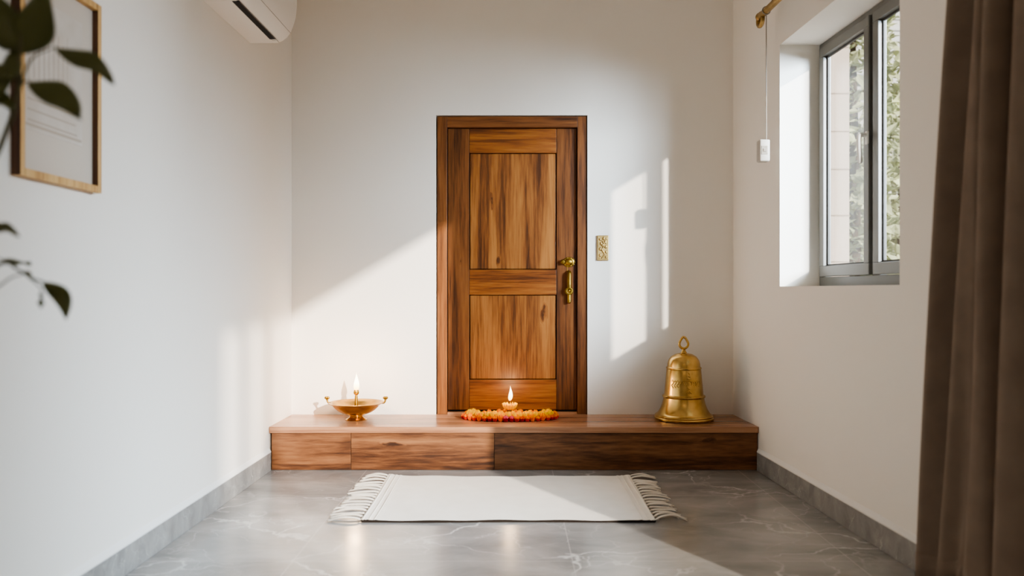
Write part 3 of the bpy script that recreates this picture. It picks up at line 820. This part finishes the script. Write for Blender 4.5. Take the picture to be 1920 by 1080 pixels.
tag(flame('flame', lamp, .196, .128, .0215, .002, flame_mat('flame_left', .196, .324, 4.5)), 'glowing white yellow flame')

# ------------------------------------------------------------------ brass bell (right)
BY = 5.472
bell = thing('temple_bell', 'large brass bell with a ring on top, at the right end of the step', 'bell', (W(1282,0,BY).x, BY, BH+.0005))
sb = BY/F
def bp(list_): return [(r*sb, (790-y)*sb) for r, y in list_]
pf = [(0,790),(40,790),(52,790),(55,788.5),(55.3,786),(53.5,784.2),(54,782.6),(53,780.8),(50,779.5),(47,776),(43,769),(40,761),(38.2,753),(37.6,749.2),(39.4,748.2),(40,746.2),(39.2,744.6),(37,743.8),(36.2,742.8),(35,730),(33.5,714),(32,697),(31.5,696),(32.6,695),(32.8,693),(31.6,691.8),(30.6,691),(30.2,686),(28.2,679),(23.5,672.5),(16,668),(8,666.2),(5,665.6)]
bm = bmesh.new(); lathe(bm, bp(pf)[0:]+[(0, (665.6-790)*-sb)], 72)
obj('bell_body', bm, M['brass_bell'], bell, 32)
bm = bmesh.new()
lathe(bm, bp([(6,666.5),(5.4,664),(3.6,662),(3.4,659),(4.6,657.5)])+[(0, (790-657)*sb)], 20)
pts = []
for i in range(36):
    a = 2*PI*i/36
    x = 8.3*math.sin(a); z = 649-8.6*math.cos(a)*1.0
    if math.cos(a) > .2: z -= 4.2*((math.cos(a)-.2)/.8)**2.2; x *= 1-.15*((math.cos(a)-.2)/.8)
    pts.append((x*sb, 0, (790-z)*sb))
tube(bm, pts, 2.3*sb, 12, closed=True)
obj('hanging_ring', bm, M['brass_bell'], bell, 60)
# raised ornament on the waist of the bell
bm = bmesh.new(); rnd = random.Random(5)
def onbell(px, py, out_=0.0):
    r = None
    for (r0, y0), (r1, y1) in zip(pf[18:22], pf[19:23]):
        if (y1 <= py <= y0): r = r0+(r1-r0)*((y0-py)/max(1e-6, y0-y1))
    r = (r or 34)*sb+out_
    a = math.asin(max(-1, min(1, px*sb/r)))
    return Vector((r*math.sin(a), -r*math.cos(a), (790-py)*sb))
def stroke(pl_, w=1.0):
    tube(bm, [onbell(x, y, .0004) for x, y in [(p.x, p.z) for p in spline([(a,0,b) for a,b in pl_], 5)]], w*sb, 8)
stroke([(1,700),(4,703),(1,706),(5,708)], 1.1); stroke([(-1,704),(2,708)], .9)
stroke([(-1,711),(3,712.5),(7,711)], 1.1)
for i, x in enumerate((-26,-22,-18,-14)):
    stroke([(x,714+i%2),(x+2,719),(x-1,724),(x+1.5,729-i)], .9); stroke([(x-1,716),(x+3,717.5)], .8)
for i, x in enumerate((-8,-4,1,6,11,15)):
    stroke([(x,717),(x+2,720+(i%3)),(x+.5,723)], .9)
stroke([(-10,716),(0,715),(12,717),(20,715)], .8)
for i, x in enumerate((19,23)): stroke([(x,716),(x+1,721),(x-1,726)], .7)
stroke([(0,728),(4,731),(0,735),(4,738)], 1.0); stroke([(6,730),(3,734),(7,738)], .9); stroke([(-3,733),(-1,737)], .9)
obj('relief', bm, M['brass_bell'], bell, 60)

# ------------------------------------------------------------------ flowers laid in an oval with a flower shaped lamp in the middle
FC = Vector((W(956,0,5.50).x, 5.505, BH))
def flower_mesh(name, c_in, c_out, r, h, seed):
    rnd = random.Random(seed); bm = bmesh.new()
    for li, (rr, z0, z1, npet) in enumerate(((1.0,.10,.62,11),(.92,.30,.86,11),(.66,.45,.98,9),(.36,.55,1.04,6))):
        for k in range(npet):
            a = 2*PI*(k+.5*li)/npet+rnd.uniform(-.12,.12)
            d = Vector((math.cos(a), math.sin(a), 0)); s = Vector((-d.y, d.x, 0))
            zt = h*z1*rnd.uniform(.93,1.06); rt = r*rr*rnd.uniform(.92,1.08); w = r*.24*(.6+.4*rr)
            base = d*(rt*.62)+Vector((0,0,h*z0)); mid = d*(rt*1.0)+Vector((0,0,h*z0+(zt-h*z0)*.55)); tip = d*(rt*.98)+Vector((0,0,zt))
            v = [bm.verts.new(p) for p in (base-s*w*.5, base+s*w*.5, mid+s*w, tip+s*w*.75-Vector((0,0,h*.04)), tip+d*.001+Vector((0,0,h*.03)), tip-s*w*.75-Vector((0,0,h*.04)), mid-s*w)]
            f1 = bm.faces.new([v[0],v[1],v[2],v[6]]); f2 = bm.faces.new([v[6],v[2],v[3],v[4],v[5]])
            f1.material_index = 1; f2.material_index = 1 if li == 0 else 0
    lathe(bm, [(0,0),(r*.55,0),(r*.84,h*.18),(r*.80,h*.5),(r*.5,h*.78),(0,h*.86)], 12, mi=1)
    me = bpy.data.meshes.new(name); bm.to_mesh(me); bm.free()
    me.materials.append(c_in); me.materials.append(c_out)
    return me
def petal(name, c): 
    m = plain(name, c, .7, spec=.2, var=.25, vscale=90)
    b = m.node_tree.nodes['Principled BSDF']; b.inputs['Subsurface Weight'].default_value = 0
    return m
PET = {'yellow': petal('yellow_petal', srgb(255,190,10)), 'gold': petal('golden_petal', srgb(255,158,4)), 'orange': petal('orange_petal', srgb(248,110,6)),
       'red': petal('red_petal', srgb(216,50,26)), 'dark red': petal('dark_red_petal', srgb(168,24,36)), 'pink': petal('pink_petal', srgb(240,104,112)), 'lemon': petal('lemon_petal', srgb(255,212,34))}
FM = {}
for nm, ci, co_, r, h in (('yellow','lemon','yellow',.0205,.056), ('golden','lemon','gold',.0195,.050), ('orange','gold','orange',.0190,.046), ('red','gold','red',.0190,.033), ('dark red','orange','dark red',.0190,.031), ('pink','pink','dark red',.0195,.036)):
    FM[nm] = [flower_mesh(nm.replace(' ','_')+'_flower', PET[ci], PET[co_], r, h, sd) for sd in (1,2,3)]
rnd = random.Random(21)
def flower(kind, x, y, label, group, z=0.0):
    o = bpy.data.objects.new('marigold', rnd.choice(FM[kind])); link(o)
    o.location = (FC.x+x, FC.y+y, BH+.0006+z); o.rotation_euler = (0,0,rnd.uniform(0,6.28))
    s = rnd.uniform(.92,1.08); o.scale = (s,s,s)
    o['label'] = label; o['category'] = 'flower'; o['group'] = group
    return o
def ring(a, b, n, pick, where, group, jit=.002, arc=(0, 2*PI), z=0.0):
    # equal steps along the oval
    M_ = 2000; ps = []; acc = [0]
    for i in range(M_+1):
        t = arc[0]+(arc[1]-arc[0])*i/M_; ps.append((a*math.cos(t), b*math.sin(t)))
        if i: acc.append(acc[-1]+math.hypot(ps[i][0]-ps[i-1][0], ps[i][1]-ps[i-1][1]))
    full = abs(arc[1]-arc[0]-2*PI) < 1e-4
    j = 0
    for k in range(n):
        tgt = acc[-1]*k/(n if full else n-1)
        while j < M_ and acc[j] < tgt: j += 1
        x, y = ps[j]
        kd = pick(k, x, y)
        if kd: flower(kd, x+rnd.uniform(-jit,jit), y+rnd.uniform(-jit,jit), 'small %s flower head %s' % (kd, where), group, z)
def outer(k, x, y):
    if y < 0 and abs(x) < .04: return 'pink'
    return ('red','orange','red','dark red','red','orange')[k*7 % 6]
GAP = lambda k, x, y: y > 0 and abs(x) < .215
ring(.318, .138, 41, lambda k, x, y: None if GAP(k,x,y) else outer(k,x,y), 'in the outermost ring of the oval flower arrangement', 'outer ring of flower heads')
ring(.280, .106, 35, lambda k, x, y: None if GAP(k,x,y) else ('yellow' if k % 5 else 'golden'), 'in the second ring, just inside the red outer flowers', 'second ring of flower heads')
ring(.205, .112, 11, lambda k, x, y: 'orange' if k % 6 != 2 else 'red', 'in the back arc of the oval behind the flower lamp', 'back arc of flower heads', arc=(.17*PI,.83*PI), z=.0)
ring(.150, .066, 8, lambda k, x, y: 'golden' if k % 3 == 0 else 'yellow', 'in the short row in front of the flower lamp', 'inner row of flower heads', arc=(1.14*PI,1.86*PI))
ring(.053, .053, 7, lambda k, x, y: 'orange', 'packed tightly around the foot of the flower lamp', 'flower heads round the lamp foot', z=.0)
fl = thing('flower_lamp', 'small yellow petalled lamp with a flame at the centre of the flower oval', 'oil lamp', (FC.x, FC.y, BH+.0006))
bm = bmesh.new(); lathe(bm, [(0,0),(.027,0),(.028,.006),(.022,.014),(.018,.030),(.020,.052),(.030,.060),(0,.060)], 32)
obj('pedestal', bm, M['brass'], fl, 45)
s5 = FC.y/F
bm = bmesh.new()
lathe(bm, [(0,.056),(.020,.057),(.036,.068),(.046,.086),(.048,.094),(.043,.094),(.036,.082),(0,.076)], 32)
obj('cup', bm, PET['gold'], fl, 45)
for li, (rb_, zb1, rt, zt1, npt, cc) in enumerate(((.030,.058,.054,.104,16,'yellow'),(.030,.064,.046,.108,14,'lemon'))):
    for q in range(npt):
        a = 2*PI*(q+.5*li)/npt; d = Vector((math.cos(a), math.sin(a), 0)); s = Vector((-d.y, d.x, 0))
        bm = bmesh.new(); rows = []
        for i in range(7):
            t = i/6; r = rb_+(rt-rb_)*math.sin(t*PI/2); z = zb1+(zt1-zb1)*t**1.2; w = (.0045+.0055*math.sin(PI*(.15+.75*t)))*(1 if i < 6 else .25)
            rows.append([bm.verts.new(d*(r-.002*abs(e))+s*w*e+Vector((0,0,z))) for e in (-1,0,1)])
        for A, B in zip(rows[:-1], rows[1:]):
            for e in range(2): bm.faces.new([A[e], A[e+1], B[e+1], B[e]])
        o = obj('petal', bm, PET[cc], fl, 180); m_ = o.modifiers.new('thick', 'SOLIDIFY'); m_.thickness = .0015
bm = bmesh.new(); tube(bm, [(-.002,0,.076),(-.003,0,.116),(-.003,0,.128)], .0035, 8)
obj('wick', bm, M['wick'], fl, 50)
tag(flame('flame', fl, .122, .104, .0165, .006, flame_mat('flame_centre', .122, .226, 3.5)), 'glowing pale yellow flame')

# ------------------------------------------------------------------ outdoors beyond the window
M['ground'] = plain('pale_paving', srgb(170,162,150), .9, var=.1)
M['block'] = plain('pinkish_stone', srgb(206,188,172), .9, bump=.3, bscale=12, var=.08, vscale=4)
M['mortar'] = plain('mortar', srgb(170,156,142), .95)
M['siding'] = plain('white_boards', srgb(226,228,226), .7, var=.03)
M['hedge'] = plain('hedge_leaf', srgb(205,210,172), .7, var=.5, vscale=3)
M['bark'] = plain('bark', srgb(96,80,62), .9, var=.3, vscale=12)
bm = bmesh.new(); box(bm, -8, 26, -26, 30, -.32, -.13)
tag(obj('ground', bm, M['ground']), kind='structure')
# block wall end
gw = thing('block_wall', 'pale pinkish stone block wall outside, seen through the left window pane', 'wall', (2.55, 7.6, -.13))
bm = bmesh.new(); box(bm, -.42, .66, .012, .5, 0, 4.9); obj('mortar_core', bm, M['mortar'], gw)
zc = 0; r = 0
rnd = random.Random(2)
bm = bmesh.new()
while zc < 4.85:
    hh = rnd.choice((.30,.36,.44)); x = -.42; off = .25 if r % 2 else .0
    edges = [-.42, .12+off*.6-.1, .66]
    for a, b in zip(edges[:-1], edges[1:]): box(bm, a+.004, b-.004, 0, .48, zc+.005, zc+hh-.005, .008)
    zc += hh; r += 1
obj('stone_blocks', bm, M['block'], gw)
# neighbour's boarded house
hz = thing('neighbour_house', 'white boarded house outside, seen at the top of the right window pane', 'house', (8.2, 14.5, -.13))
bm = bmesh.new()
for i in range(40):
    z = .2*i; b2 = bmesh.new()
    prism(bm, [(-3.0,z),(3.4,z),(3.4,z+.2),(-3.0,z+.2)], 0.05-.04, .25)
    box(bm, -3.0, 3.4, -.03, .01, z, z+.03)
obj('board_siding', bm, M['siding'], hz)
bm = bmesh.new(); prism(bm, [(-3.4,8.0),(3.8,8.0),(.2,10)], -.3, 4); obj('roof', bm, plain('roof_tiles', srgb(120,110,104), .9), hz)
def shrub(x, y, w, d, h, n, seed, label, z0=.3):
    t = thing('shrub', label, 'shrub', (x, y, -.13), group='greenery outside the window')
    rnd = random.Random(seed); bm = bmesh.new()
    for i in range(n):
        a = rnd.uniform(0, 2*PI); zz = rnd.uniform(z0, 1); q = (1-max(0,(zz-.6)/.4)**2*.75)
        rr = rnd.uniform(.55,1)**.5*q*(1+.15*math.sin(5*a+9*zz))
        c = Vector((math.cos(a)*w*rr, math.sin(a)*d*rr, h*zz))
        s = rnd.uniform(.05,.11); M_ = Matrix.Rotation(rnd.uniform(0,6.28),3,'Z') @ Matrix.Rotation(rnd.uniform(-1,1),3,'X') @ Matrix.Rotation(rnd.uniform(-1,1),3,'Y')
        v = [bm.verts.new(c+M_ @ Vector(p)*s) for p in ((-1,0,0),(0,-.5,.15),(1,0,0),(0,.5,.15))]
        bm.faces.new(v)
    obj('foliage', bm, M['hedge'], t)
    bm = bmesh.new(); tube(bm, [(0,0,0),(.02,0,h*.4),(0,0,h*.8)], [.09,.07,.03], 8); obj('trunk', bm, M['bark'], t, 60)
shrub(3.92, 9.2, .44, .7, 5.4, 3600, 1, 'tall pale green shrub directly beside the stone block wall', .05)
shrub(5.15, 10.6, .62, .7, 3.95, 3600, 2, 'lower pale green bush in front of the white boarded house', .05)

# ------------------------------------------------------------------ light
world = bpy.data.worlds.new('sky'); sc.world = world; world.use_nodes = True
nt = world.node_tree; bg = nt.nodes['Background']
tc = N(nt, 'ShaderNodeTexCoord'); se = N(nt, 'ShaderNodeSeparateXYZ'); nt.links.new(tc.outputs['Generated'], se.inputs[0])
cr = N(nt, 'ShaderNodeValToRGB'); cr.color_ramp.elements[0].position = 0; cr.color_ramp.elements[0].color = (.95,.95,.93,1); cr.color_ramp.elements[1].position = .6; cr.color_ramp.elements[1].color = (.72,.86,1,1)
nt.links.new(se.outputs['Z'], cr.inputs['Fac']); nt.links.new(cr.outputs[0], bg.inputs['Color'])
bg.inputs['Strength'].default_value = .22

def lampo(name, kind, loc, direction, energy, color, **k):
    d = bpy.data.lights.new(name, kind); d.energy = energy; d.color = color
    for a, v in k.items(): setattr(d, a, v)
    o = bpy.data.objects.new(name, d); o.location = loc
    if direction is not None: o.rotation_euler = Vector(direction).to_track_quat('-Z', 'Y').to_euler()
    return link(o)
lampo('sun', 'SUN', (8,-10,6), (-.575,1,-.32), 4.1, (1,.91,.81), angle=math.radians(1.0))
lampo('lamp_glow', 'POINT', Vector(lamp.location)+Vector((0,-.05,.28)), None, 4.0, (1,.66,.36), shadow_soft_size=.03)
lampo('centre_glow', 'POINT', Vector(fl.location)+Vector((0,-.04,.2)), None, 1.5, (1,.66,.36), shadow_soft_size=.03)
lampo('window_fill', 'AREA', (4.1, 1.7, 2.55), (-.85,1,-.22), 125, (.72,.86,1), shape='RECTANGLE', size=1.6, size_y=1.2, spread=math.radians(80))  # added area lamp outside the window, stands in for blue sky light
lampo('side_fill', 'AREA', R(1.4, 2.4, 3.1), R(1.6,0,1.7)-R(1.4,2.4,3.1), 140, (.68,.84,1), shape='RECTANGLE', size=2.2, size_y=1.6, spread=math.radians(85))  # second added lamp outside, boosts the blue light on the left wall
lampo('warm_fill', 'AREA', (0,-1.0,TOPZ-.05), (0,.25,-1), 8, (1,.80,.62), shape='RECTANGLE', size=2.0, size_y=2.0)  # added warm fill behind the camera, no real fixture

# ------------------------------------------------------------------ camera and look
cd = bpy.data.cameras.new('camera'); cam = bpy.data.objects.new('camera', cd); link(cam)
cam.location = (0,0,CZ); cam.rotation_euler = (PI/2,0,0)
cd.sensor_width = 36; cd.lens = 36*F/1920; cd.shift_y = 5/1920; cd.clip_start = .05
cd.dof.use_dof = True; cd.dof.focus_distance = 5.4; cd.dof.aperture_fstop = 1.4
sc.camera = cam
sc.view_settings.view_transform = 'AgX'
sc.view_settings.look = 'AgX - Medium High Contrast'
sc.view_settings.exposure = 0.85
sc.cycles.use_denoising = True
sc.cycles.max_bounces = 10; sc.cycles.diffuse_bounces = 6; sc.cycles.caustics_reflective = False; sc.cycles.caustics_refractive = False
sc.cycles.sample_clamp_indirect = 6
